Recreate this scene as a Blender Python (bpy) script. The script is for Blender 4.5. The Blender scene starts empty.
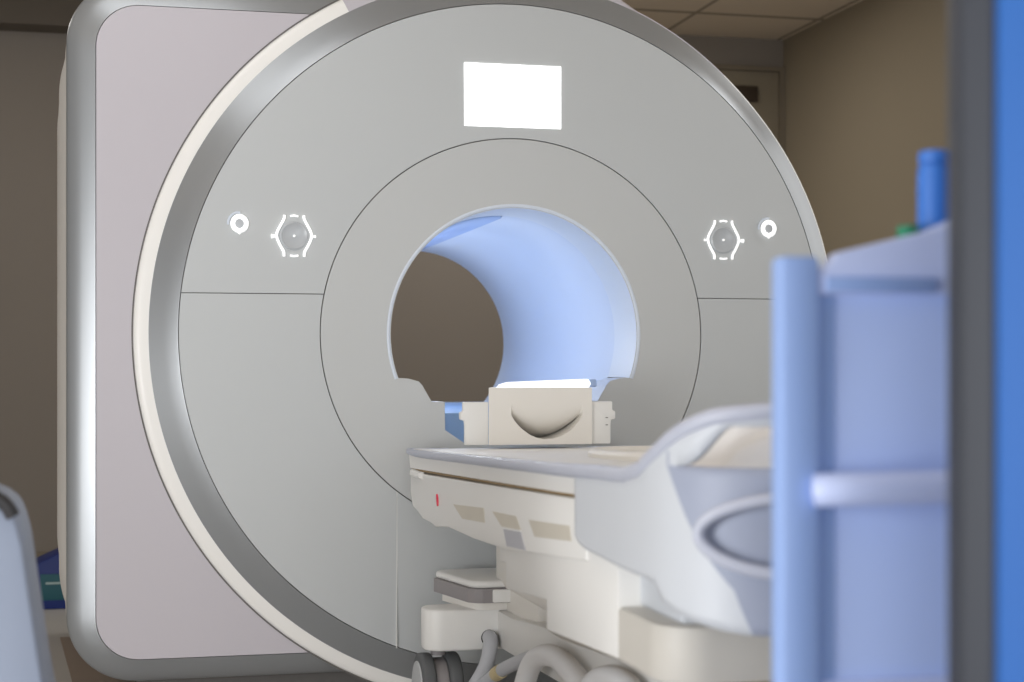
import bpy, bmesh, math, random
from math import sin, cos, pi, radians, sqrt
from mathutils import Vector, Matrix, noise

random.seed(4)
SC = bpy.context.scene
COL = SC.collection
CZ = 1.018            # height of the bore axis (metres); bore axis is the world Y axis, gantry face at Y = 0


# ------------------------------------------------------------------ materials
def lin(c):
    return tuple((v / 12.92 if v <= .04045 else ((v + .055) / 1.055) ** 2.4) for v in c)


def rgb(r, g, b):
    return lin((r / 255, g / 255, b / 255))


def mat(name, col, rough=.45, metal=0., spec=.5, var=.03, scale=6., bump=0., bscale=200., emit=None, estr=0., coat=0.):
    m = bpy.data.materials.new(name)
    m.use_nodes = True
    nt = m.node_tree
    b = nt.nodes['Principled BSDF']
    tc = nt.nodes.new('ShaderNodeTexCoord')
    nz = nt.nodes.new('ShaderNodeTexNoise')
    nz.inputs['Scale'].default_value = scale
    nz.inputs['Detail'].default_value = 3
    nt.links.new(tc.outputs['Object'], nz.inputs['Vector'])
    mx = nt.nodes.new('ShaderNodeMix')
    mx.data_type = 'RGBA'
    mx.inputs['A'].default_value = tuple(max(0, v * (1 - var)) for v in col) + (1,)
    mx.inputs['B'].default_value = tuple(min(1, v * (1 + var)) for v in col) + (1,)
    nt.links.new(nz.outputs['Fac'], mx.inputs['Factor'])
    nt.links.new(mx.outputs['Result'], b.inputs['Base Color'])
    b.inputs['Roughness'].default_value = rough
    b.inputs['Metallic'].default_value = metal
    b.inputs['Specular IOR Level'].default_value = spec
    b.inputs['Coat Weight'].default_value = coat
    if bump:
        n2 = nt.nodes.new('ShaderNodeTexNoise')
        n2.inputs['Scale'].default_value = bscale
        nt.links.new(tc.outputs['Object'], n2.inputs['Vector'])
        bp = nt.nodes.new('ShaderNodeBump')
        bp.inputs['Strength'].default_value = bump
        bp.inputs['Distance'].default_value = .002
        nt.links.new(n2.outputs['Fac'], bp.inputs['Height'])
        nt.links.new(bp.outputs['Normal'], b.inputs['Normal'])
    if emit:
        b.inputs['Emission Color'].default_value = tuple(emit) + (1,)
        b.inputs['Emission Strength'].default_value = estr
    return m


M = dict(
    cover=mat('cover_plastic', rgb(192, 195, 196), .42, var=.01, scale=2),
    inner=mat('inner_cover_plastic', rgb(193, 195, 195), .45, var=.01, scale=2),
    lav=mat('lavender_panel', rgb(194, 189, 195), .38, var=.01, scale=2),
    silver=mat('silver_paint', rgb(156, 159, 162), .32, metal=.5, var=.02, scale=3),
    rim=mat('white_rim', rgb(243, 241, 237), .35, var=.01),
    side=mat('white_side', rgb(222, 218, 212), .45, var=.01),
    gap=mat('seam_dark', rgb(104, 101, 98), .8),
    seamhl=mat('seam_highlight', rgb(226, 226, 222), .4),  # edge highlight along the cover seam, put into a pale colour
    bore=mat('bore_liner', rgb(206, 216, 233), .5, var=.01, scale=3),
    boredk=mat('bore_trim', rgb(160, 182, 222), .5, var=.02),
    borelow=mat('bore_floor', rgb(150, 182, 220), .5, var=.08, scale=14),
    lip=mat('bore_lip', rgb(214, 222, 234), .4, var=.01),
    screen=mat('lit_screen', (1, 1, 1), .3, emit=(1, 1, 1), estr=1.3, var=0),
    glow=mat('lit_white_line', (1, 1, 1), .4, emit=(1, 1, 1), estr=.6, var=0),
    pad=mat('white_strip_glow', (.95, .96, 1), .4, emit=(.95, .97, 1), estr=.9, var=0),  # no lamp: bore light falling on the strip is put in as emission
    dial=mat('grey_dial', rgb(184, 188, 192), .25, var=.05, scale=30),
    cream=mat('table_white', rgb(238, 237, 234), .45, var=.015, scale=4),
    cream2=mat('table_warm_white', rgb(238, 234, 227), .45, var=.02, scale=4),
    cream_shade=mat('table_white_shaded', rgb(206, 202, 194), .5, var=.02),  # table white darkened to paint the shade on the lift foot
    tblue=mat('table_white_bluelit', rgb(204, 208, 214), .45, var=.02, scale=4),  # blue reflected light tinted into the table white
    tshade=mat('table_end_shaded', rgb(158, 165, 184), .5, var=.03, scale=4),  # shaded copy of the shell colour for the end face turned from the light
    trail=mat('table_rail_grey', rgb(186, 190, 204), .4, var=.03),
    slot=mat('slot_shadow', rgb(212, 206, 193), .6, var=.05),
    slotg=mat('slot_grey', rgb(186, 187, 194), .6, var=.05),
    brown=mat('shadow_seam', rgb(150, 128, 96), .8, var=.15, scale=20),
    red=mat('red_mark', rgb(226, 50, 80), .4),
    grey=mat('grey_plastic', rgb(150, 145, 146), .5, var=.03),
    dgrey=mat('wheel_rubber', rgb(96, 98, 100), .6, var=.03),
    wheel=mat('wheel_hub', rgb(190, 192, 194), .45),
    hose=mat('grey_hose', rgb(192, 194, 200), .45, var=.04),
    hosew=mat('white_hose', rgb(236, 236, 238), .45, var=.03),
    yellow=mat('yellow_tape', rgb(206, 190, 150), .6),
    black=mat('black_plastic', rgb(30, 28, 30), .5),
    sheet=mat('white_cloth', rgb(250, 249, 249), .8, var=.04, scale=10, bump=.3, bscale=60),
    wall=mat('wall_brown', rgb(134, 126, 117), .85, var=.03, scale=1.5, bump=.05),
    wallr=mat('wall_right_brown', rgb(148, 137, 118), .85, var=.04, scale=1.2, bump=.05),
    door=mat('door_brown', rgb(140, 130, 112), .7, var=.03, scale=2),
    trim=mat('trim_brown', rgb(118, 108, 92), .7),
    soffit=mat('soffit_brown', rgb(96, 88, 78), .8),
    plate=mat('dark_plate', rgb(60, 48, 36), .6),
    cart=mat('blue_painted_metal', rgb(146, 172, 222), .45, var=.03, scale=3),
    cartl=mat('pale_blue_metal', rgb(192, 204, 240), .45, var=.03, scale=3),
    cartp=mat('blue_panel', rgb(182, 202, 248), .5, var=.03, scale=3),
    blue=mat('strong_blue', rgb(58, 118, 205), .5, var=.04),
    dblue=mat('door_blue', rgb(28, 88, 160), .5, var=.05, scale=2),
    dedge=mat('door_grey_edge', rgb(46, 49, 57), .55, var=.08, scale=3),
    green=mat('green_plastic', rgb(20, 130, 95), .5),
    navy=mat('navy_box', rgb(14, 42, 120), .55, var=.08, scale=8),
    teal=mat('teal_label', rgb(30, 92, 104), .6, var=.05),
    line=mat('label_line', rgb(170, 190, 190), .6),
    housing=mat('pale_housing', rgb(130, 139, 157), .5, var=.03),
    floor_shade=mat('floor_shadow_brown', rgb(150, 134, 120), .5, var=.05),  # shadow under the scanner as a floor colour
)


def floor_mat():
    m = mat('floor_vinyl', rgb(190, 186, 180), .4, var=.04, scale=3)
    return m


def ceiling_mat():
    m = bpy.data.materials.new('ceiling_tiles')
    m.use_nodes = True
    nt = m.node_tree
    b = nt.nodes['Principled BSDF']
    tc = nt.nodes.new('ShaderNodeTexCoord')
    sp = nt.nodes.new('ShaderNodeSeparateXYZ')
    nt.links.new(tc.outputs['Object'], sp.inputs[0])

    def line(axis, off, size):
        a = nt.nodes.new('ShaderNodeMath'); a.operation = 'SUBTRACT'; a.inputs[1].default_value = off
        nt.links.new(sp.outputs[axis], a.inputs[0])
        d = nt.nodes.new('ShaderNodeMath'); d.operation = 'DIVIDE'; d.inputs[1].default_value = size
        nt.links.new(a.outputs[0], d.inputs[0])
        p = nt.nodes.new('ShaderNodeMath'); p.operation = 'PINGPONG'; p.inputs[1].default_value = .5
        nt.links.new(d.outputs[0], p.inputs[0])
        l = nt.nodes.new('ShaderNodeMath'); l.operation = 'LESS_THAN'; l.inputs[1].default_value = .018
        nt.links.new(p.outputs[0], l.inputs[0])
        return l
    a, c = line('X', 1.57, .62), line('Y', 2.86, 1.2)
    mx = nt.nodes.new('ShaderNodeMath'); mx.operation = 'MAXIMUM'
    nt.links.new(a.outputs[0], mx.inputs[0]); nt.links.new(c.outputs[0], mx.inputs[1])
    mi = nt.nodes.new('ShaderNodeMix'); mi.data_type = 'RGBA'
    mi.inputs['A'].default_value = rgb(210, 196, 178) + (1,)
    mi.inputs['B'].default_value = rgb(150, 138, 122) + (1,)
    nt.links.new(mx.outputs[0], mi.inputs['Factor'])
    nt.links.new(mi.outputs['Result'], b.inputs['Base Color'])
    b.inputs['Roughness'].default_value = .9
    return m


# ------------------------------------------------------------------ object helpers
def build(name, bm, m, parent=None, label=None, angle=35, merge=True):
    if merge:
        bmesh.ops.remove_doubles(bm, verts=bm.verts, dist=1e-5)
    bmesh.ops.recalc_face_normals(bm, faces=bm.faces)
    for f in bm.faces:
        f.smooth = True
    for e in bm.edges:
        if len(e.link_faces) == 2:
            e.smooth = e.calc_face_angle(0) < radians(angle)
    me = bpy.data.meshes.new(name)
    bm.to_mesh(me)
    bm.free()
    for k in (m if isinstance(m, (list, tuple)) else [m]):
        me.materials.append(k)
    o = bpy.data.objects.new(name, me)
    COL.objects.link(o)
    if parent:
        o.parent = parent
        o.matrix_parent_inverse = parent.matrix_world.inverted()
    if label:
        o['label'] = label
    return o


def thing(name, label, cat, loc=(0, 0, 0), group=None):
    o = bpy.data.objects.new(name, None)
    COL.objects.link(o)
    o.location = loc
    o.matrix_world = Matrix.Translation(loc)
    o['label'] = label
    o['category'] = cat
    if group:
        o['group'] = group
    return o


def struct(name, bm, m):
    o = build(name, bm, m)
    o['kind'] = 'structure'
    o['label'] = {'floor': 'pale warm grey vinyl floor', 'ceiling': 'dim suspended ceiling of large tiles'}.get(name, name.replace('_', ' '))
    return o


def box(bm, a, b, bev=0., seg=2):
    x0, y0, z0 = a
    x1, y1, z1 = b
    v = [bm.verts.new(p) for p in ((x0, y0, z0), (x1, y0, z0), (x1, y1, z0), (x0, y1, z0), (x0, y0, z1), (x1, y0, z1), (x1, y1, z1), (x0, y1, z1))]
    fs = [bm.faces.new([v[i] for i in q]) for q in ((0, 3, 2, 1), (4, 5, 6, 7), (0, 1, 5, 4), (1, 2, 6, 5), (2, 3, 7, 6), (3, 0, 4, 7))]
    if bev:
        bmesh.ops.bevel(bm, geom=list({e for f in fs for e in f.edges}), offset=bev, segments=seg, profile=.5, affect='EDGES')
    return bm


def prism(bm, pts, d0, d1, axis='X', bev=0., seg=2):
    """polygon pts extruded along axis: X -> pts are (y,z); Y -> (x,z); Z -> (x,y)"""
    def P(p, d):
        return {'X': (d, p[0], p[1]), 'Y': (p[0], d, p[1]), 'Z': (p[0], p[1], d)}[axis]
    a = [bm.verts.new(P(p, d0)) for p in pts]
    b = [bm.verts.new(P(p, d1)) for p in pts]
    fs = [bm.faces.new(a), bm.faces.new(b[::-1])]
    n = len(pts)
    for i in range(n):
        fs.append(bm.faces.new((a[i], b[i], b[(i + 1) % n], a[(i + 1) % n])))
    bmesh.ops.recalc_face_normals(bm, faces=fs)
    if bev:
        bmesh.ops.bevel(bm, geom=list({e for f in fs for e in f.edges}), offset=bev, segments=seg, profile=.5, affect='EDGES', clamp_overlap=True)
    return bm


def smooth_path(pts, n=8):
    out = []
    P = [Vector(p) for p in pts]
    for i in range(len(P) - 1):
        p0 = P[max(i - 1, 0)]; p1 = P[i]; p2 = P[i + 1]; p3 = P[min(i + 2, len(P) - 1)]
        for k in range(n):
            t = k / n
            out.append(.5 * ((2 * p1) + (-p0 + p2) * t + (2 * p0 - 5 * p1 + 4 * p2 - p3) * t * t + (-p0 + 3 * p1 - 3 * p2 + p3) * t ** 3))
    out.append(P[-1])
    return out


def tube(bm, path, r, n=14, closed=False, cap=True, squash=1.):
    P = [Vector(p) for p in path]
    rings = []
    m = len(P)
    up = None
    for i, p in enumerate(P):
        if closed:
            t = (P[(i + 1) % m] - P[i - 1]).normalized()
        else:
            t = (P[min(i + 1, m - 1)] - P[max(i - 1, 0)]).normalized()
        if up is None:
            up = Vector((0, 0, 1)) if abs(t.z) < .9 else Vector((0, 1, 0))
        u = (up - t * up.dot(t)).normalized()
        up = u
        w = t.cross(u)
        rr = r(i / max(1, m - 1)) if callable(r) else r
        rings.append([bm.verts.new(p + (u * cos(2 * pi * k / n) * squash + w * sin(2 * pi * k / n)) * rr) for k in range(n)])
    for i in range(m if closed else m - 1):
        a, b = rings[i], rings[(i + 1) % m]
        for k in range(n):
            bm.faces.new((a[k], a[(k + 1) % n], b[(k + 1) % n], b[k]))
    if cap and not closed:
        bm.faces.new(rings[0]); bm.faces.new(rings[-1][::-1])
    return bm


def rbar(x0, x1, y0, y1, r, n=6):
    out = []
    for cx, cy, a in ((x1 - r, y1 - r, 0), (x0 + r, y1 - r, 90), (x0 + r, y0 + r, 180), (x1 - r, y0 + r, 270)):
        for k in range(n + 1):
            t = radians(a + 90 * k / n); out.append((cx + r * cos(t), cy + r * sin(t)))
    return out


def cyl(bm, c, axis, r, h, n=32, bev=0.):
    """cylinder centred at c along axis"""
    a = Vector(axis).normalized()
    q = Vector((0, 0, 1)).rotation_difference(a).to_matrix().to_4x4()
    g = bmesh.ops.create_cone(bm, cap_ends=True, segments=n, radius1=r, radius2=r, depth=h, matrix=Matrix.Translation(c) @ q)
    if bev:
        es = [e for e in {e for v in g['verts'] for e in v.link_edges} if len(e.link_faces) == 2 and e.calc_face_angle(0) > 1]
        bmesh.ops.bevel(bm, geom=es, offset=bev, segments=3, profile=.5, affect='EDGES')
    return bm


def loft(bm, loops, close=True, cap0=False, cap1=False):
    R = [[bm.verts.new(p) for p in l] for l in loops]
    for a, b in zip(R, R[1:]):
        n = len(a)
        for k in range(n if close else n - 1):
            bm.faces.new((a[k], a[(k + 1) % n], b[(k + 1) % n], b[k]))
    if cap0: bm.faces.new(R[0][::-1])
    if cap1: bm.faces.new(R[-1])
    return bm


def pol(r, a, y):
    return (r * cos(a), y, CZ + r * sin(a))


# ================================================================== ROOM
XR, YB, ZC = 2.218, 3.35, 2.6
bm = bmesh.new(); box(bm, (-3.6, -6, -.1), (XR, YB, 0)); struct('floor', bm, floor_mat())
bm = bmesh.new(); box(bm, (-3.6, -6, ZC), (XR, YB, ZC + .1)); struct('ceiling', bm, ceiling_mat())
bm = bmesh.new(); box(bm, (-3.7, YB, -.1), (XR + .1, YB + .1, ZC + .1)); struct('wall_back', bm, M['wall'])
bm = bmesh.new(); box(bm, (XR, -2.2, -.1), (XR + .1, YB, ZC + .1)); struct('wall_right', bm, M['wallr'])
bm = bmesh.new(); box(bm, (-3.7, -3.0, -.1), (-3.6, YB, ZC + .1)); struct('wall_left', bm, M['wall'])
# door and frame line in the far right corner
bm = bmesh.new(); box(bm, (1.22, YB - .02, 0), (2.185, YB, 2.43), .003); d1 = struct('door_1', bm, M['door'])
d1['label'] = 'tall plain brown door in the far right corner'
bm = bmesh.new()
box(bm, (1.16, YB - .035, 0), (1.22, YB, 2.46)); box(bm, (1.16, YB - .035, 2.43), (2.217, YB, 2.455)); box(bm, (2.185, YB - .035, 0), (2.217, YB, 2.43))
t1 = struct('trim_1', bm, M['trim']); t1['label'] = 'brown door frame around the far corner door'
bm = bmesh.new(); box(bm, (-3.6, YB - .18, 2.46), (-.9, YB, ZC)); t2 = struct('trim_2', bm, M['soffit']); t2['label'] = 'dark soffit along the back wall at the ceiling'
bm = bmesh.new(); box(bm, (-3.6, YB - .015, 0), (1.16, YB, .09), .003); struct('baseboard_back', bm, M['trim'])
bm = bmesh.new(); box(bm, (XR - .015, -2.2, 0), (XR, YB - .035, .09), .003); struct('baseboard_right', bm, M['trim'])
bm = bmesh.new(); box(bm, (1.86, YB - .04, 2.272), (2.066, YB - .02, 2.352), .004)
o = build('wall_plate', bm, M['plate']); o['label'] = 'small dark brown plate high on the door in the far right corner'; o['category'] = 'sign'
# thin brown patch that paints the shadow under the scanner on the floor
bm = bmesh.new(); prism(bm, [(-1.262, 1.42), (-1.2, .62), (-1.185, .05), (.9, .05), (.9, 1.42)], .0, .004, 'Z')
o = build('floor_shadow', bm, M['floor_shade']); o['label'] = 'brown patch painting the floor shadow under the scanner housing'; o['category'] = 'painted shadow'

# ================================================================== SCANNER
scan = thing('mri_scanner', 'large white and silver MRI scanner with round front and blue-lit bore', 'MRI scanner', (0, 0, 0))
N = 288
ANG = [2 * pi * k / N for k in range(N)]


def rrect_R(a, xl, zt, zb, rc):
    """distance from the axis to the housing outline: rounded rectangle on the left, round on the right"""
    ca, sa = cos(a), sin(a)
    if ca >= 0:
        w = (sa + 1) / 2
        w = w * w * (3 - 2 * w)
        return (zt - CZ) * w + (CZ - zb) * (1 - w)
    cxm, hz, zm, hx = 0, (zt - zb) / 2, (zt + zb) / 2, -xl

    def sdf(r):
        x, z = abs(r * ca), abs(CZ + r * sa - zm)
        qx, qz = x - hx + rc, z - hz + rc
        return sqrt(max(qx, 0) ** 2 + max(qz, 0) ** 2) + min(max(qx, qz), 0) - rc
    lo, hi = 0, 3
    for _ in range(50):
        mid = (lo + hi) / 2
        if sdf(mid) > 0: hi = mid
        else: lo = mid
    return lo


def outline(y, xl, zt, zb, rc):
    return [pol(rrect_R(a, xl, zt, zb, rc), a, y) for a in ANG_H]


# denser angles on the left where the corners are
ANG_H = [2 * pi * k / 720 for k in range(720)]
ci = lambda r, y: [pol(r, a, y) for a in ANG_H]
PY = .058
bm = bmesh.new()
loft(bm, [ci(.90, PY), outline(PY, -1.1225, 1.8845, .154, .112), outline(PY + .012, -1.1235, 1.8855, .153, .113)])
build('side_panel', bm, M['lav'], scan, 'flat lavender-grey panel left of the round front')
bm = bmesh.new()
loft(bm, [outline(PY + .01, -1.124, 1.886, .1525, .1135), outline(PY + .001, -1.1245, 1.8865, .152, .114), outline(PY + .0015, -1.1265, 1.8885, .1505, .1155), outline(PY + .013, -1.158, 1.92, .126, .143), outline(PY + .0245, -1.189, 1.951, .1015, .168),
          outline(PY + .032, -1.1975, 1.9595, .0925, .1775), outline(PY + .04, -1.2, 1.962, .09, .18), outline(PY + .06, -1.2, 1.962, .09, .18)])
build('front_frame', bm, M['silver'], scan, 'silver bevelled frame around the housing front', angle=25)
bm = bmesh.new()
loft(bm, [outline(PY + .06, -1.199, 1.961, .091, .18), outline(PY + .075, -1.203, 1.961, .091, .2), outline(.2, -1.222, 1.962, .09, .3), outline(.34, -1.232, 1.962, .09, .38), outline(.7, -1.236, 1.962, .09, .4),
          outline(1.3, -1.225, 1.95, .1, .4), outline(1.56, -1.19, 1.92, .13, .4), outline(1.625, -1.14, 1.87, .18, .38), ci(.37, 1.625), ci(.348, 1.62)])
build('housing', bm, M['side'], scan)
# low plinth
bm = bmesh.new(); prism(bm, [(-1.02, .2), (-1.02, 1.38), (.6, 1.38), (.6, .2)], .004, .1, 'Z', .01)
build('plinth', bm, M['gap'], scan)


# ---- round front: rim, silver band, covers
def sm(a, b, x):
    t = min(1, max(0, (x - a) / (b - a)))
    return t * t * (3 - 2 * t)


def deg(a):
    return math.degrees((a + pi) % (2 * pi) - pi)


def RBf(a):                       # band outer radius, a little smaller on the right
    d = abs(deg(a))
    return .9885 - .0165 * (1 - sm(38, 74, d))


def RWf(a):                       # white rim outer radius
    d = deg(a)
    if d < 0: d = -d; top = False
    else: top = True
    k = sm(66, 84, d)
    r = RBf(a) + .004 + .0355 * k
    if top: r += .05 * sm(116, 100, d) * sm(70, 92, d) * 0 + .03 * (sm(118, 104, d) if d < 118 else 0) * k
    return r


def zcl(p, z=.006):
    return (p[0], p[1], max(p[2], z))


FR = 720
AF = [2 * pi * k / FR for k in range(FR)]
ring = lambda rf, y: [zcl(pol(rf(a) if callable(rf) else rf, a, y)) for a in AF]
Db, Dy = .9135, .0085
bm = bmesh.new()
loft(bm, [ring(Db - .001, .03), ring(Db, Dy), ring(lambda a: Db + .002, Dy + .0008), ring(lambda a: (Db + RBf(a)) / 2, .0275), ring(lambda a: RBf(a) - .002, .0465), ring(lambda a: RBf(a), .0475)])
build('silver_band', bm, M['silver'], scan, 'broad silver band around the round front', angle=18)


def seg(a):     # pale grey upper segment of the rim starts at the radial seam near the top left
    return 50 < deg(a) < 117.6


def ring_part(rows, pred, y_side=None):
    b = bmesh.new()
    loops = [[b.verts.new(zcl(pol(f(a), a, y))) for a in AF] for f, y in rows]
    for A, B in zip(loops, loops[1:]):
        for k in range(FR):
            if pred(AF[k] + pi / FR):
                b.faces.new((A[k], A[(k + 1) % FR], B[(k + 1) % FR], B[k]))
    bmesh.ops.delete(b, geom=[v for v in b.verts if not v.link_faces], context='VERTS')
    return b


rows = [(lambda a: RBf(a), .0475), (lambda a: RBf(a) + .003, .0475), (lambda a: RBf(a) * .45 + RWf(a) * .55, .049), (lambda a: RWf(a) - .004, .052), (lambda a: RWf(a), .057), (lambda a: RWf(a), .16)]
build('rim', ring_part(rows, lambda a: not seg(a)), M['rim'], scan, 'white outer rim of the round front', angle=60)
build('rim', ring_part(rows, lambda a: seg(a) and abs(deg(a) - 117.6) > .3), M['lav'], scan, 'pale grey top segment of the outer rim', angle=60)
# thin dark line between rim and panel
bm = ring_part([(lambda a: RWf(a) + .001, .0565), (lambda a: RWf(a) + .0045, .0568), (lambda a: RWf(a) + .0045, .07)], lambda a: 90 < abs(deg(a)) <= 180)
build('rim_gap', bm, M['gap'], scan, 'dark seam between rim and side panel')
# dark backing seen in the seams
bm = bmesh.new(); loft(bm, [ring(.50, .02), ring(.9155, .02)]); build('backing', bm, M['gap'], scan, 'dark backing seen through the seams')

ZS = 1.1235


def cover(pred_planes):
    b = bmesh.new()
    fy = lambda r: Dy * (max(0, r - .54) / (Db - .54)) ** 2
    rr = [.5415, .56, .62, .70, .80, .88, .9035, .9112]
    loft(b, [[pol(r, a, fy(r)) for a in AF] for r in rr])
    for co, no in pred_planes:
        g = b.verts[:] + b.edges[:] + b.faces[:]
        bmesh.ops.bisect_plane(b, geom=g, plane_co=co, plane_no=no, clear_outer=True)
    be = [e for e in b.edges if len(e.link_faces) == 1]
    r = bmesh.ops.extrude_edge_only(b, edges=be)
    vs = [v for v in r['geom'] if isinstance(v, bmesh.types.BMVert)]
    bmesh.ops.translate(b, verts=vs, vec=(0, .0115, 0))
    return b


g = .0011
build('upper_cover', cover([((0, 0, ZS + g), (0, 0, -1))]), M['cover'], scan, 'grey upper cover of the round front')
XS = .332
build('lower_cover', cover([((0, 0, ZS - g), (0, 0, 1)), ((-XS - g, 0, 0), (1, 0, 0))]), M['cover'], scan)
build('lower_cover', cover([((0, 0, ZS - g), (0, 0, 1)), ((XS + g, 0, 0), (-1, 0, 0))]), M['cover'], scan)
build('centre_cover', cover([((0, 0, .9), (0, 0, 1)), ((-XS + g, 0, 0), (-1, 0, 0)), ((XS - g, 0, 0), (1, 0, 0))]), M['cover'], scan)
for s in (-1, 1):
    bm = bmesh.new(); box(bm, (s * XS - g, .0012, .165), (s * XS + g, .012, .590)); build('cover_seam_highlight', bm, M['seamhl'], scan, 'pale strip painting the edge highlight of the vertical lower cover seam')

# ---- inner round cover with bore opening
RL = .349
a0 = math.asin((.898 - CZ) / RL)
notch = [(-.318, .8978), (-.30, .8965), (-.272, .889), (-.262, .878), (-.237, .8345), (-.232, .833), (-.2, .833), (-.199, .756), (-.138, .715), (0, .713)]
notch = notch + [(-x, z) for x, z in notch[-2::-1]]


def hole(n=360):
    pts = []
    for k in range(n + 1):
        a = a0 + (pi - 2 * a0) * k / n
        pts.append((RL * cos(a), CZ + RL * sin(a)))
    dense = []
    for p, q in zip(notch, notch[1:]):
        for k in range(6):
            dense.append((p[0] + (q[0] - p[0]) * k / 6, p[1] + (q[1] - p[1]) * k / 6))
    dense.append(notch[-1])
    return pts + dense


H = hole()
HA = [math.atan2(z - CZ, x) for x, z in H]
bm = bmesh.new()
loft(bm, [[pol(.538, a, .012) for a in HA], [pol(.5388, a, .001) for a in HA], [pol(.5375, a, 0) for a in HA],
          [(x * .5 + .5 * .535 * cos(a), 0, z * .5 + .5 * (CZ + .535 * sin(a))) for (x, z), a in zip(H, HA)],
          [(x * 1.012, 0, CZ + (z - CZ) * 1.012) for x, z in H], [(x, .0005, z) for x, z in H]])
build('inner_cover', bm, M['inner'], scan, 'round inner cover around the bore', angle=3)
# walls of the notch below the bore
bm = bmesh.new()
nn = [h for h in H[361:]]
loft(bm, [[(x, .004, z) for x, z in nn], [(x, .125, z) for x, z in nn]], close=False)
build('notch_wall', bm, M['lip'], scan)
# flared lip
bm = bmesh.new()
LA = [a0 + (pi - 2 * a0) * k / 240 for k in range(241)]
prof = [(.3605, .002), (.3600, -.0005), (.3585, -.0020), (.3560, -.0026), (.3532, -.0020), (.3510, .0), (.3495, .003), (.349, .008), (.3475, .03), (.3465, .08), (.3462, .14), (.346, .201)]
loft(bm, [[pol(r, a, y) for a in LA] for r, y in prof], close=False)
build('bore_lip', bm, M['lip'], scan, 'pale lip ring of the bore', angle=60)
BR_ = .346
bm = bmesh.new()
loft(bm, [[pol(BR_, a, y) for a in ANG_H] for y in (.2, .4, .6, .9, 1.2, 1.5, 1.615)] + [[pol(.37, a, 1.624) for a in ANG_H]])
build('bore_tube', bm, M['bore'], scan, 'blue-lit bore tube')
# slightly proud ceiling strip in the bore (its edge is the crease)
bm = bmesh.new()
sa = [radians(89 + (140 - 89) * k / 30) for k in range(31)]
loft(bm, [[pol(BR_ - .001, a, .2) for a in sa], [pol(BR_ - .007, a, .215) for a in sa], [pol(BR_ - .007, a, 1.59) for a in sa], [pol(BR_ - .001, a, 1.605) for a in sa]], close=False)
loft(bm, [[pol(BR_ - .007, sa[0], y) for y in (.215, 1.59)], [pol(BR_, sa[0] - .008, y) for y in (.2, 1.605)]], close=False)
build('bore_strip', bm, M['boredk'], scan, 'darker blue strip along the bore ceiling')
# bore floor
hw = sqrt(BR_ ** 2 - (CZ - .80) ** 2)
bm = bmesh.new(); box(bm, (-hw, .12, .77), (hw, 1.60, .80), .004); build('bore_floor', bm, M['borelow'], scan)
bm = bmesh.new(); box(bm, (-.262, .115, .70), (.262, .13, .798)); build('bore_floor_front', bm, M['borelow'], scan)

# ---- screen
bm = bmesh.new(); box(bm, (-.1455, -.0015, 1.589), (.129, .02, 1.7625), .001)
build('display_screen', bm, M['screen'], scan, 'lit blank white display screen')


# ---- control dials
def arc_path(cx, cz, s, y=-.003):
    """bracket: bulging middle, straight flared ends; s = -1 left, 1 right"""
    pts = [(cx + s * .026, y, cz + .055), (cx + s * .027, y, cz + .045), (cx + s * .037, y, cz + .026), (cx + s * .0455, y, cz + .008), (cx + s * .0455, y, cz - .006),
           (cx + s * .037, y, cz - .026), (cx + s * .028, y, cz - .042), (cx + s * .027, y, cz - .055)]
    return smooth_path(pts, 6)


def control(cx, cz, flip=1):
    d = bpy.data.objects.new('control_dial', None); COL.objects.link(d); d.parent = scan
    bm = bmesh.new()
    loft(bm, [[(cx + r * cos(2 * pi * k / 48), y, cz + r * sin(2 * pi * k / 48)) for k in range(48)] for r, y in ((.039, .004), (.038, -.003), (.034, -.006), (.030, -.004), (.012, -.0015), (.004, -.001))], cap1=True)
    build('dial', bm, M['dial'], d)
    for s in (-1, 1):
        bm = bmesh.new(); tube(bm, arc_path(cx, cz, s), .0036, 8); build('bracket', bm, M['glow'], d, 'glowing white bracket beside the dial')
    for z in (.0525, -.0525):
        bm = bmesh.new(); tube(bm, [(cx - .011, -.003, cz + z), (cx, -.003, cz + z - (.002 if z > 0 else -.0015) * -1), (cx + .011, -.003, cz + z)], .0026, 8)
        build('mark', bm, M['glow'], d)
    bm = bmesh.new(); tube(bm, [(cx - flip * .046, -.003, cz - .001), (cx - flip * .061, -.003, cz - .002)], lambda t: .002 + .004 * t, 8)
    build('mark', bm, M['glow'], d); bm = bmesh.new()
    tube(bm, [(cx + flip * .046, -.003, cz - .001), (cx + flip * .058, -.003, cz - .001)], lambda t: .0015 + .002 * t, 8)
    build('mark', bm, M['glow'], d)
    bm = bmesh.new(); cyl(bm, (cx, -.003, cz), (0, 1, 0), .003, .004, 12); build('centre_mark', bm, M['glow'], d)


def indicator(cx, cz):
    d = bpy.data.objects.new('indicator_button', None); COL.objects.link(d); d.parent = scan
    bm = bmesh.new(); tube(bm, [(cx + .0175 * cos(2 * pi * k / 32), -.002, cz + .0185 * sin(2 * pi * k / 32) - (.004 if k == 24 else 0)) for k in range(32)], .0065, 8, closed=True)
    build('ring', bm, M['glow'], d, 'glowing white ring')
    bm = bmesh.new(); tube(bm, [(cx - .003 + .027 * cos(a), -.001, cz + .002 + .028 * sin(a)) for a in [radians(80 + 110 * k / 14) for k in range(15)]], .003, 8)
    build('mark', bm, M['lip'], d)
    bm = bmesh.new(); cyl(bm, (cx, -.001, cz), (0, 1, 0), .0125, .006, 24, .002); build('button', bm, M['dial'], d)


control(-.610, 1.278)
control(.607, 1.290, -1)
indicator(-.754, 1.308)
indicator(.745, 1.325)

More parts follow.
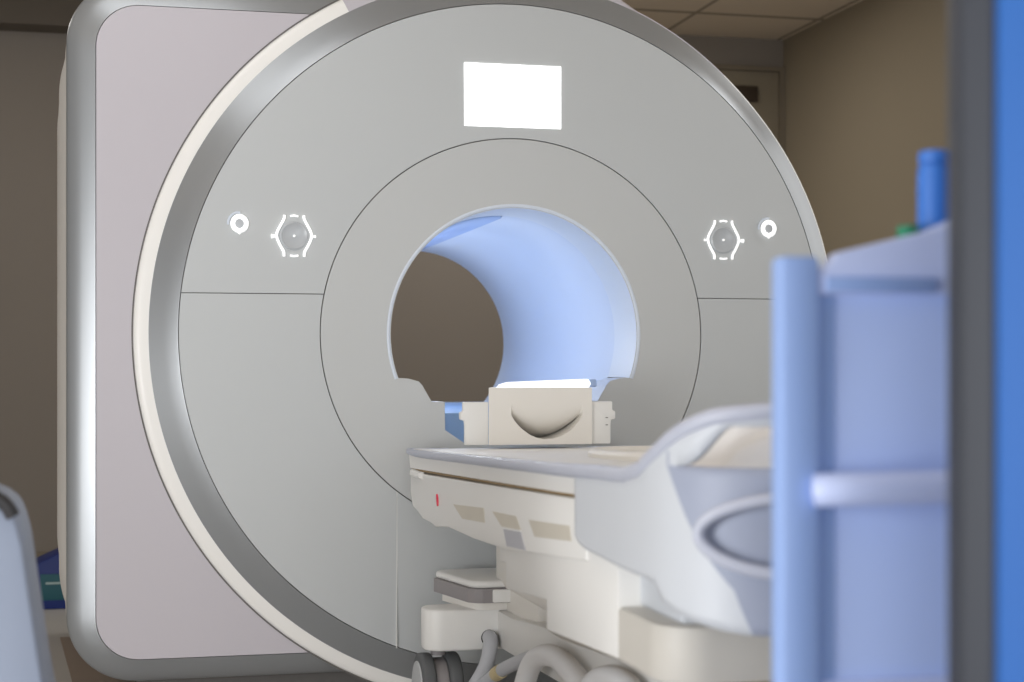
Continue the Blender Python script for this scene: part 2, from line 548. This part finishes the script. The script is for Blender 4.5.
# ================================================================== PATIENT TABLE
tab = thing('patient_table', 'white wheeled patient table docked at the scanner bore', 'patient table', (0, -1.2, 0))
RT = [(-.04, .703), (-.085, .707), (-.336, .715), (-.83, .730), (-1.384, .747), (-1.669, .756), (-1.907, .765), (-2.108, .772)]


def rz(y):
    for (y0, z0), (y1, z1) in zip(RT, RT[1:]):
        if y1 <= y <= y0:
            return z0 + (z1 - z0) * (y - y0) / (y1 - y0)
    return RT[0][1] if y > RT[0][0] else RT[-1][1]


TW = .33
# upper body slab (between rail and seam): plan outline with rounded end at the scanner
def plan(y1, w, y0=-.05, rc=.11):
    pts = []
    for k in range(9):
        t = pi / 2 * k / 8
        pts.append((-w + rc - rc * cos(t), y0 - rc + rc * sin(t)))
    left = pts
    right = [(-x, y) for x, y in left[::-1]]
    return [(-w, y1)] + left + right + [(w, y1)]


def slab(y1, w0, w1, d0, d1, n=26, y0=-.05, rc=.11, seg=8):
    """shell following the sloping rail: d0/d1 = offsets below the rail height (top / bottom)"""
    b = bmesh.new()
    ys = [y1 + (y0 - rc - y1) * k / n for k in range(n)]
    def loop(w, d):
        pts = [(-w, y) for y in ys]
        for k in range(13):
            t = pi / 2 * k / 12
            pts.append((-w + rc - rc * cos(t), y0 - rc + rc * sin(t)))
        pts = pts + [(-x, y) for x, y in pts[::-1]]
        return [(x, y, rz(y) - d) for x, y in pts]
    loft(b, [loop(w1, d1), loop(w1 + (w0 - w1) * .5, d0 + (d1 - d0) * .5), loop(w0, d0)], cap0=True, cap1=True)
    return b


build('table_top', slab(-2.28, TW - .014, TW - .012, -.004, .012), M['cream'], tab, 'pale flat top of the patient table')
build('upper_body', slab(-1.9, TW - .004, TW - .008, .010, .046), M['cream'], tab)
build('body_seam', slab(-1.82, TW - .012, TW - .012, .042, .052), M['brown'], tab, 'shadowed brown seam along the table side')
# side rails
for s in (-1, 1):
    pts = [(s * (TW - .13), -.045, .703), (s * (TW - .05), -.058, .703), (s * (TW - .014), -.10, .705)] + [(s * TW, y, z - .006) for y, z in RT[2:-1]]
    bm = bmesh.new(); tube(bm, smooth_path(pts, 8), lambda t: .0065 + .006 * t, 12)
    build('side_rail', bm, M['trail'], tab, 'grey-blue side rail of the table')
# lower side panels (with vents) : hull
for s in (-1, 1):
    X0, X1 = s * .318, s * .22
    hull = [(-.16, .676), (-.13, .66), (-.115, .63), (-.14, .60), (-.20, .575), (-.24, .560), (-.42, .553), (-.47, .547), (-.60, .560), (-.80, .563), (-1.12, .567), (-1.74, .600), (-1.80, .61), (-1.80, .715), (-1.6, .702), (-1.219, .690), (-.405, .664)]
    hull = [(-.16, .655), (-.13, .645), (-.125, .60), (-.16, .562), (-.23, .555), (-.30, .543), (-.42, .542), (-.47, .538), (-.62, .552), (-.90, .5535), (-1.20, .562), (-1.78, .605), (-1.78, .707), (-1.219, .688), (-.405, .661)]
    bm = bmesh.new(); prism(bm, hull, X0, X1, 'X', .006, 2)
    sp = build('lower_side_panel', bm, M['cream'], tab)
    for q, mm, lb in (([(-.70, .612), (-.80, .588), (-1.03, .600), (-1.02, .630)], 'slot', None), ([(-1.10, .630), (-1.185, .607), (-1.345, .615), (-1.305, .638)], 'slot', None),
                  ([(-1.405, .640), (-1.45, .613), (-1.70, .630), (-1.69, .655)], 'slot', None), ([(-1.2, .603), (-1.23, .572), (-1.38, .580), (-1.345, .611)], 'slotg', 'grey tab below the vents')):
        bm = bmesh.new(); prism(bm, q, X0 + s * .001, X0 - s * .01, 'X')
        build('vent' if mm == 'slot' else 'tab', bm, M[mm], sp, lb)
    # rounded lip at the scanner end
    bm = bmesh.new(); tube(bm, smooth_path([(s * .21, -.085, .655), (s * .28, -.10, .652), (s * .315, -.17, .651), (s * .319, -.30, .653)], 6), lambda t: .018 * (1 - .5 * t), 12)
    build('end_lip', bm, M['cream'], tab)
    bm = bmesh.new(); cyl(bm, (s * .318, -.51, .607), (1, 0, 0), .008, .006, 16)
    for v in bm.verts: v.co.y += (v.co.z - .607) * .6; v.co.z = .607 + (v.co.z - .607) * 1.8
    build('red_mark', bm, M['red'], sp, 'small red mark')
bm = bmesh.new(); prism(bm, [(-.14, .66), (-.16, .575), (-.47, .55), (-1.78, .61), (-1.78, .72), (-.14, .68)], -.22, .22, 'X', .004); build('under_body', bm, M['cream2'], tab)
# oval tray ring near the foot end
bm = bmesh.new()
tube(bm, [(.04 + .2 * cos(t), -1.48 + .53 * sin(t), rz(-1.48 + .53 * sin(t)) + .008) for t in [2 * pi * k / 64 for k in range(64)]], .012, 10, closed=True)
build('tray_rim', bm, M['cream2'], tab, 'oval raised rim on the table top')

# end shell : side walls rising into a push handle across the foot end
path = [(-.327, -1.775), (-.3305, -1.9), (-.342, -2.05), (-.346, -2.15), (-.345, -2.22), (-.335, -2.275), (-.31, -2.325), (-.265, -2.36), (-.19, -2.385), (-.09, -2.40), (0, -2.403)]
path = smooth_path([(x, y, 0) for x, y in path], 12)
path = path + [Vector((-p.x, p.y, 0)) for p in path[-2::-1]]


def top_z(x, y):
    f = [(-1.775, .7595), (-1.907, .765), (-2.05, .7705), (-2.108, .7735), (-2.17, .784), (-2.24, .815), (-2.29, .842), (-2.335, .862), (-2.37, .870), (-2.45, .872)]
    for (y0, z0), (y1, z1) in zip(f, f[1:]):
        if y1 <= y <= y0: return z0 + (z1 - z0) * (y - y0) / (y1 - y0)
    return f[0][1] if y >= f[0][0] else f[-1][1]


def bot_z(x, y):
    f = [(-1.775, .648), (-1.80, .638), (-1.85, .632), (-2.2, .632), (-2.235, .628), (-2.255, .607), (-2.28, .597), (-2.36, .575), (-2.45, .57)]
    if y > f[0][0]: return f[0][1]
    for (y0, z0), (y1, z1) in zip(f, f[1:]):
        if y1 <= y <= y0: return z0 + (z1 - z0) * (y - y0) / (y1 - y0)
    return f[-1][1]


bm = bmesh.new()
cols = []
for p in path:
    t, b = top_z(p.x, p.y), bot_z(p.x, p.y)
    ax = abs(p.x)
    opn = sm(.332, .28, ax) if p.y < -2.2 else 0
    zb = .792
    zt = zb + (.846 - zb) * opn
    if p.y > -2.2: zb = zt = b + (t - b) * .6
    NR = 15
    cols.append([Vector((p.x, p.y, b + (zb - b) * k / NR)) for k in range(NR + 1)] + [Vector((p.x, p.y, z)) for z in (zt, (zt + t) / 2, t)])
V = [[bm.verts.new(c) for c in col] for col in cols]


def end_y(z):       # where the lit side colour changes to the painted shade of the end face
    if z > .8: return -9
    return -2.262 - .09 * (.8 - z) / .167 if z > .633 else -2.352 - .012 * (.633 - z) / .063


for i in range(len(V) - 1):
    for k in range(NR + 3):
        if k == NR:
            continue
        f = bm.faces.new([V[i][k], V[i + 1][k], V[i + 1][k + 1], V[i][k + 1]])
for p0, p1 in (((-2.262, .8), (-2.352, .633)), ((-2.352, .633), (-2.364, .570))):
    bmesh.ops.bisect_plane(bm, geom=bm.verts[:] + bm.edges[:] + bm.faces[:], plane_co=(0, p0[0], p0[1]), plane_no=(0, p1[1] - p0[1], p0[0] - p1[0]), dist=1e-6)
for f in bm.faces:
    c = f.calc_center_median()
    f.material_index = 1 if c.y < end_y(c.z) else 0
o = build('end_shell', bm, [M['tblue'], M['tshade']], tab, 'pale curved foot end shell with handle opening', angle=50)
md = o.modifiers.new('thick', 'SOLIDIFY'); md.thickness = .014; md.offset = 0
# padded handle rim on top of the shell
bm = bmesh.new()
hp = [Vector((p.x, p.y, top_z(p.x, p.y) - (.004 if p.y < -2.1 else .006))) for p in path if p.y < -1.88]
tube(bm, hp, .0125, 12)
build('push_handle', bm, M['trail'], tab, 'grey-blue rounded push handle across the foot end')
# oval grips on the end face
for s in (-1, 1):
    cx, cz, rx, rzz = s * .215, .706, .112, .050
    def yy(x): return -2.392 + max(0, abs(x) - .19) ** 2 * 3.2
    bm = bmesh.new()
    tube(bm, [(cx + rx * cos(t), yy(cx + rx * cos(t)) - .012, cz + rzz * sin(t)) for t in [2 * pi * k / 48 for k in range(48)]], .0085, 10, closed=True)
    gr = build('grip_ring', bm, M['trail'], tab, 'oval pale ring on the foot end')
    bm = bmesh.new()
    prism(bm, [(s * .222, .715), (s * .226, .715), (s * .240, .694), (s * .214, .690)], yy(.2) - .022, yy(.2) - .01, 'Y', .001)
    build('lever', bm, M['black'], tab, 'small black lever in the oval ring')

# lift column / middle block
bm = bmesh.new(); prism(bm, [(-1.138, .59), (-1.138, .530), (-1.191, .534), (-1.191, .482), (-1.509, .504), (-1.509, .450), (-1.824, .466), (-1.942, .472), (-1.942, .66), (-1.138, .66)], -.312, .312, 'X', .004, 2)
build('lift_block', bm, M['cream'], tab)
bm = bmesh.new(); prism(bm, [(-1.90, .66), (-1.90, .55), (-2.13, .55), (-2.13, .64)], -.275, .275, 'X', .012, 3)
build('lift_skirt', bm, M['tblue'], tab)
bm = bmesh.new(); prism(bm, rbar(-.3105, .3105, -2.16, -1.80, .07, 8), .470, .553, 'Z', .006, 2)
build('lift_foot', bm, M['cream_shade'], tab)
# base : crossbar, spine
bm = bmesh.new(); prism(bm, rbar(-.308, .308, -.305, -.19, .045), .205, .31, 'Z', .008, 3)
base = build('base_crossbar', bm, M['cream'], tab, 'white rounded crossbar of the table base')
bm = bmesh.new(); cyl(bm, (-.145, -.304, .236), (0, 1, 0), .021, .01, 28); build('cable_port', bm, M['black'], base, 'black-edged cable port')
bm = bmesh.new(); prism(bm, [(-.28, .305), (-.45, .307), (-.62, .322), (-.76, .333), (-.90, .331), (-1.25, .353), (-1.75, .388), (-2.15, .41), (-2.15, .27), (-1.2, .24), (-.28, .21)], -.122, .122, 'X', .006, 2)
build('base_spine', bm, M['cream'], tab, 'long white spine of the table base')
bm = bmesh.new(); prism(bm, [(-.9, .33), (-.9, .50), (-2.0, .50), (-2.0, .40)], -.1, .1, 'X'); build('lift_core', bm, M['brown'], tab, 'brown lift core painting the gap shadow under the table')  # brown colour paints the shadow in the gap above the spine
# docking foot : grey plate with pale top
pl = [(-.25, -.10), (-.235, -.075), (-.2, -.065), (.2, -.065), (.235, -.075), (.25, -.1), (.205, -.32), (.19, -.338), (.17, -.345), (-.17, -.345), (-.19, -.338), (-.205, -.32)]
bm = bmesh.new(); prism(bm, pl, .330, .366, 'Z', .002)
fo = build('docking_foot', bm, M['grey'], tab, 'grey docking foot with pale top above the crossbar')
bm = bmesh.new()
prism(bm, [(x * .985, -.205 + (y + .205) * .98) for x, y in pl], .3665, .386, 'Z', .012, 3); build('foot_top', bm, M['cream'], fo)
bm = bmesh.new(); box(bm, (-.145, -.350, .331), (-.078, -.30, .364), .004); build('foot_end_piece', bm, M['cream'], fo)
bm = bmesh.new(); prism(bm, [(x * .92, -.19 + (y + .19) * .8) for x, y in pl], .308, .331, 'Z'); build('foot_neck', bm, M['cream2'], fo)
bm = bmesh.new(); box(bm, (-.1, -.62, .30), (.1, -.2, .40), .01); build('neck_block', bm, M['cream2'], tab)
bm = bmesh.new(); box(bm, (-.12, -.80, .36), (.12, -.25, .58), .03, 4); build('dock_column', bm, M['cream2'], tab)


# casters
def caster(cx, cy):
    c = bpy.data.objects.new('caster', None); COL.objects.link(c); c.parent = tab
    c.matrix_parent_inverse = tab.matrix_world.inverted()
    R = .095
    for s in (-1, 1):
        bm = bmesh.new(); cyl(bm, (cx + s * .035, cy, R), (1, .25 * 0, 0), R, .036, 40, .010); w = build('wheel', bm, M['dgrey'], c)
        bm = bmesh.new(); cyl(bm, (cx + s * .053, cy, R), (1, 0, 0), R * .78, .008, 36, .003); build('hub', bm, M['wheel'], w)
    bm = bmesh.new(); cyl(bm, (cx, cy, R), (1, 0, 0), R * .86, .034, 36, .004); cyl(bm, (cx, cy, .2), (0, 0, 1), .02, .03, 20)
    build('fork', bm, M['grey'], c)


for x, y in ((-.262, -.225), (.262, -.225), (-.2, -2.05), (.2, -2.05)):
    caster(x, y)
bm = bmesh.new(); box(bm, (-.25, -2.10, .19), (.25, -2.0, .30), .01); build('rear_crossbar', bm, M['cream2'], tab)


# hoses
def hose(pts, r, m, label):
    bm = bmesh.new(); tube(bm, smooth_path(pts, 10), r, 16)
    return build('hose', bm, m, tab, label)


hose([(-.145, -.29, .238), (-.148, -.335, .232), (-.162, -.36, .185), (-.19, -.375, .14), (-.23, -.38, .09), (-.28, -.40, .03), (-.34, -.44, .02)], .019, M['hose'], 'thick grey hose leaving the cable port')
h2 = hose([(-.30, -.38, .02), (-.235, -.43, .10), (-.19, -.55, .185), (-.168, -.70, .243), (-.150, -.86, .288), (-.13, -.98, .30)], .016, M['hose'], 'grey hose with a yellow band')
bm = bmesh.new(); tube(bm, [(-.187, -.565, .192), (-.182, -.60, .206)], .0176, 16); build('band', bm, M['yellow'], h2, 'yellow band')
hose([(-.18, -.74, .02), (-.178, -.775, .16), (-.17, -.84, .262), (-.162, -.95, .303), (-.158, -1.08, .305), (-.158, -1.25, .27), (-.16, -1.42, .17), (-.165, -1.5, .03)], .024, M['hosew'], 'thick white hose looping below the base')
hose([(-.17, -1.19, .03), (-.168, -1.22, .18), (-.163, -1.28, .288), (-.157, -1.38, .333), (-.155, -1.52, .335), (-.158, -1.68, .27), (-.165, -1.78, .1)], .024, M['hosew'], 'second white hose loop nearer the foot end')

# cream end block with grip recess (table top carriage) in front of the bore
Y0, ZB, ZT = -.30, .728, .8745
bm = bmesh.new()
nx, nz = 200, 140
xa, xb = -.145, .13
gx, gw = .0098, .0945     # recess centre / half width
def dep(x, z):
    u = (x - gx) / gw
    if abs(u) >= 1: return 0
    zbm = .806 - .064 * (1 - u * u) ** .8
    ztop = .848
    if z < zbm or z > ztop: return 0
    return .115 * (1 - (z - zbm) / (ztop - zbm)) ** 4.2 * (1 - u * u) ** .5


G = [[bm.verts.new((xa + (xb - xa) * i / nx, Y0 + dep(xa + (xb - xa) * i / nx, ZB + (ZT - ZB) * j / nz), ZB + (ZT - ZB) * j / nz)) for i in range(nx + 1)] for j in range(nz + 1)]
for j in range(nz):
    for i in range(nx):
        bm.faces.new((G[j][i], G[j][i + 1], G[j + 1][i + 1], G[j + 1][i]))
YE = -.06
# closed back body
bk = [(xa + .07, ZB), (xb, ZB), (xb, ZT), (xa + .07, ZT)]
e = [bm.verts.new((x, YE, z)) for x, z in bk]
bm.faces.new(e[::-1])
bm.faces.new([G[0][i] for i in range(nx + 1)][::-1] + [e[0], e[1]])
bm.faces.new([G[nz][i] for i in range(nx + 1)] + [e[2], e[3]])
bm.faces.new([G[j][0] for j in range(nz + 1)] + [e[3], e[0]])
bm.faces.new([G[j][nx] for j in range(nz + 1)][::-1] + [e[1], e[2]])
blk = build('carriage_block', bm, M['cream2'], tab, 'cream end block of the carriage with a curved grip recess')
for s in (-1, 1):
    pts = [(.131, ZB), (.192, ZB), (.192, .775), (.1935, .79), (.205, .793), (.205, .812), (.197, .815), (.197, .838), (.131, .838)]
    bm = bmesh.new(); prism(bm, [(s * x - (.008 if s > 0 else 0), z) for x, z in pts] if s > 0 else [(-x - .012, z) for x, z in pts], Y0 + .01, Y0 + .03, 'Y', .003)
    build('carriage_wing', bm, M['cream'], blk)
bm = bmesh.new(); box(bm, (.170, Y0 + .008, .795), (.176, Y0 + .012, .797)); box(bm, (.170, Y0 + .008, .776), (.176, Y0 + .012, .778)); build('latch_mark', bm, M['gap'], blk)
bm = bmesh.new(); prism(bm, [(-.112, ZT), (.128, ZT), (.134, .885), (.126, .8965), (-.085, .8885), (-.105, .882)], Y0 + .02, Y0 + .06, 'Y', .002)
build('pad_strip', bm, M['pad'], blk, 'white strip along the top of the cream block, bore light put in as glow')
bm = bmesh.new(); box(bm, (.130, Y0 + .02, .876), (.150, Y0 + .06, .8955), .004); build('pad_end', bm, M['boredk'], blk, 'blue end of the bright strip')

# ---- crumpled sheet on the foot end of the table
bm = bmesh.new()
nu, nv = 60, 50
Sg = []
for j in range(nv + 1):
    row = []
    for i in range(nu + 1):
        x = -.27 + .54 * i / nu; y = -2.272 + .40 * j / nv
        e_ = min(1, min(i, nu - i) / 8) * min(1, min(j, nv - j) / 3.5)
        h = .036 + .045 * noise.noise((x * 9, y * 9, 2)) + .045 * (.5 - abs(noise.noise((x * 11, y * 14, 5)))) + .006 * noise.noise((x * 40, y * 40, 8))
        row.append(bm.verts.new((x, y, rz(y) + .006 + max(0, h) * sm(0, 1, e_))))
    Sg.append(row)
for j in range(nv):
    for i in range(nu):
        bm.faces.new((Sg[j][i], Sg[j][i + 1], Sg[j + 1][i + 1], Sg[j + 1][i]))
o = build('bed_sheet', bm, M['sheet'], None, angle=80)
o['label'] = 'crumpled white sheet on the foot end of the patient table'; o['category'] = 'sheet'

# ================================================================== FOREGROUND RIGHT
cart = thing('utility_cart', 'out-of-focus pale blue metal cart in the right foreground', 'cart', (-.2, -2.75, 0))
CY = -2.85
for x, y, h in ((-.4115, CY, 1.032), (.02, CY, 1.10), (-.255, CY + .30, .98), (.02, CY + .30, .98)):
    bm = bmesh.new(); box(bm, (x - .0205, y - .016, .09), (x + .0205, y + .016, h), .006)
    po = build('post', bm, M['cart'], cart)
    bm = bmesh.new(); cyl(bm, (x, y, .045), (1, 0, 0), .045, .03, 28, .006); build('wheel', bm, M['dgrey'], po)
    bm = bmesh.new(); box(bm, (x - .012, y - .012, .05), (x + .012, y + .012, .1), .002); build('fork', bm, M['grey'], po)
bm = bmesh.new(); prism(bm, [(-.391, 1.012), (-.37, 1.036), (-.27, 1.060), (-.235, 1.075), (0, 1.11), (0, .998), (-.391, .994)], CY - .012, CY + .012, 'Y', .004)
build('top_rail', bm, M['cartl'], cart, 'pale slanted top rail of the cart')
bm = bmesh.new(); box(bm, (-.385, CY - .016, .997), (-.265, CY - .011, 1.012), .002); build('rail_groove', bm, M['cart'], cart)
bm = bmesh.new(); box(bm, (-.372, CY - .004, .12), (.0, CY + .006, 1.0), .002); build('panel', bm, M['cartp'], cart, 'flat blue panel of the cart')
bm = bmesh.new(); box(bm, (-.392, CY - .006, .12), (-.372, CY + .004, 1.0)); build('panel_edge', bm, M['cart'], cart)
bm = bmesh.new(); tube(bm, smooth_path([(-.398, CY - .018, .802), (-.36, CY - .036, .804), (-.2, CY - .04, .806), (-.02, CY - .036, .81), (.012, CY - .016, .81)], 8), .0165, 16)
build('handle_bar', bm, M['cartl'], cart, 'pale horizontal handle bar')
bm = bmesh.new(); box(bm, (-.39, CY - .014, .575), (0, CY + .014, .612), .005); build('lower_rail', bm, M['cartl'], cart)
bm = bmesh.new(); prism(bm, [(-.4, CY), (.02, CY), (.02, CY + .30), (-.26, CY + .30)], .13, .15, 'Z', .003); build('shelf', bm, M['cart'], cart)
bm = bmesh.new(); prism(bm, [(-.4, CY), (.02, CY), (.02, CY + .30), (-.26, CY + .30)], .983, .998, 'Z', .003); build('shelf', bm, M['cart'], cart)
# bottle-like blue container and green cap resting on the cart
bt = thing('bottle', 'upright blue container standing on the blue cart at right', 'container', (-.255, CY + .06, 1.0))
bm = bmesh.new()
loft(bm, [[(-.228 + r * cos(2 * pi * k / 28), CY + .06 + r * sin(2 * pi * k / 28), z) for k in range(28)] for r, z in ((.015, 1.0015), (.0175, 1.005), (.0175, 1.125), (.016, 1.135))], cap0=True, cap1=True)
build('body', bm, M['blue'], bt)
bm = bmesh.new(); cyl(bm, (-.228, CY + .06, 1.143), (0, 0, 1), .0165, .015, 28, .004); build('cap', bm, M['blue'], bt)
gb = thing('small_bottle', 'small green capped bottle beside the blue container on the cart', 'bottle', (-.292, CY + .045, 1.0))
bm = bmesh.new(); cyl(bm, (-.266, CY + .045, 1.0235), (0, 0, 1), .0115, .044, 24, .002); build('body', bm, M['cartl'], gb)
bm = bmesh.new(); cyl(bm, (-.266, CY + .045, 1.0575), (0, 0, 1), .0115, .024, 24, .003); build('cap', bm, M['green'], gb, 'green cap')

# open door leaf, nearest to the camera
dr = bpy.data.objects.new('door_2', None); COL.objects.link(dr); dr['kind'] = 'structure'; dr['label'] = 'open blue door leaf with dark grey edge at the right of the frame'
dr.location = (-.427, -3.21, 0); dr.rotation_euler = (0, 0, radians(-17)); 
bm = bmesh.new(); box(bm, (-.008, -.02, .01), (.02, .03, 2.1), .003); o = build('door_edge', bm, M['dedge']); o.parent = dr; o['label'] = 'dark grey door edge'
bm = bmesh.new(); box(bm, (.0185, -.026, .01), (.72, .03, 2.1), .004); o = build('door_face', bm, M['dblue']); o.parent = dr; o['label'] = 'bright blue door face'

# ================================================================== LEFT
hs = thing('equipment_housing', 'blurred pale grey-blue housing with dark top edge at the left edge', 'medical cart', (-1.3, -1.95, 0))
pr_ = [(-1.52, .02), (-1.115, .02), (-1.150, .42), (-1.164, .496), (-1.178, .594), (-1.190, .680), (-1.198, .712), (-1.206, .730), (-1.222, .744), (-1.26, .760), (-1.52, .80)]
bm = bmesh.new(); prism(bm, pr_, -2.05, -1.80, 'Y', .006, 2); build('shell', bm, M['housing'], hs)
bm = bmesh.new(); tube(bm, smooth_path([(-1.202, -2.048, .722), (-1.211, -2.05, .737), (-1.226, -2.05, .748), (-1.27, -2.05, .768), (-1.5, -2.05, .805)], 6), .010, 12)
build('top_edge', bm, M['black'], hs, 'black top edge')
bx_ = thing('storage_box', 'dark blue box with teal label on the floor behind the scanner', 'box', (-1.28, 2.25, 0))
bm = bmesh.new(); prism(bm, [(-1.395, .0), (-1.0, .0), (-1.0, .235), (-1.24, .235), (-1.395, .165)], 2.13, 2.42, 'Y', .004); build('body', bm, M['navy'], bx_)
bm = bmesh.new(); box(bm, (-1.36, 2.122, .035), (-1.1, 2.131, .135), .002); lb = build('label_panel', bm, M['teal'], bx_, 'teal label with a pale line')
bm = bmesh.new(); box(bm, (-1.34, 2.119, .097), (-1.12, 2.124, .105)); build('label_line', bm, M['line'], lb)

# ================================================================== LIGHTS
def area(name, loc, rot, sx, sy, power, col=(1, 1, 1)):
    l = bpy.data.lights.new(name, 'AREA'); l.shape = 'RECTANGLE'; l.size = sx; l.size_y = sy; l.energy = power; l.color = col
    o = bpy.data.objects.new(name, l); COL.objects.link(o); o.location = loc; o.rotation_euler = [radians(a) for a in rot]
    return o


area('ceiling_or_added_lamp', (-1.15, -.75, 2.57), (0, 0, 0), .9, .5, 5.6, (.98, .99, 1))
area('wall_lamp', (2.18, -.05, 1.75), (90, 0, 90), 1.3, 1.3, 9, (.98, .99, 1))
area('ceiling_or_added_lamp', (1.75, -.5, 2.57), (0, 0, 0), .5, .3, 5, (.98, .99, 1))
area('ceiling_or_added_lamp', (-.6, -2.8, 2.57), (0, 0, 0), 1.2, .6, 5, (.97, .99, 1))
area('ceiling_or_added_lamp', (.6, 2.3, 2.57), (0, 0, 0), 1.6, .6, 20, (1, .96, .9))  # unseen lamp added to brighten the back of the room
area('ceiling_or_added_lamp', (-2.2, 2.1, 2.57), (0, 0, 0), .6, .6, 6, (1, .96, .9))  # unseen lamp added to brighten the left part of the back wall
area('fill_light', (.0, -5.8, .8), (90, 0, 2), 3.4, 1.4, 62, (.96, .98, 1))  # unseen frontal fill added to brighten the round front
area('fill_light', (-3.3, -3.9, .9), (90, 0, -52), 1.5, 1.4, 55, (.98, .99, 1))  # unseen fill added to brighten the table's left side
area('fill_light', (-3.3, -2.9, .45), (90, 0, -55), 1.9, .8, 28, (.98, .99, 1))  # unseen low fill added for the covers beneath the table
for y in (.35, .8, 1.2):
    l = bpy.data.lights.new('bore_lamp', 'POINT'); l.energy = 1.5; l.color = (.92, .96, 1); l.shadow_soft_size = .05
    o = bpy.data.objects.new('bore_lamp', l); COL.objects.link(o); o.location = (-.12, y, CZ + .1)

w = bpy.data.worlds.new('world'); SC.world = w; w.use_nodes = True
bg = w.node_tree.nodes['Background']
bg.inputs['Color'].default_value = (.93, .96, 1, 1)
bg.inputs['Strength'].default_value = .55

# ================================================================== CAMERA
cam = bpy.data.cameras.new('camera')
co = bpy.data.objects.new('camera', cam); COL.objects.link(co)
co.location = (-1.060, -4.342, .92)
co.rotation_euler = (pi / 2, 0, -.237)
cam.sensor_width = 36
cam.lens = 1620 / 1024 * 36
cam.shift_y = 29 / 1024
cam.clip_start = .05
cam.dof.use_dof = True
cam.dof.focus_distance = 4.3
cam.dof.aperture_fstop = 3.4
cam.dof.aperture_blades = 0
SC.camera = co
SC.view_settings.view_transform = 'Standard'
SC.view_settings.look = 'None'
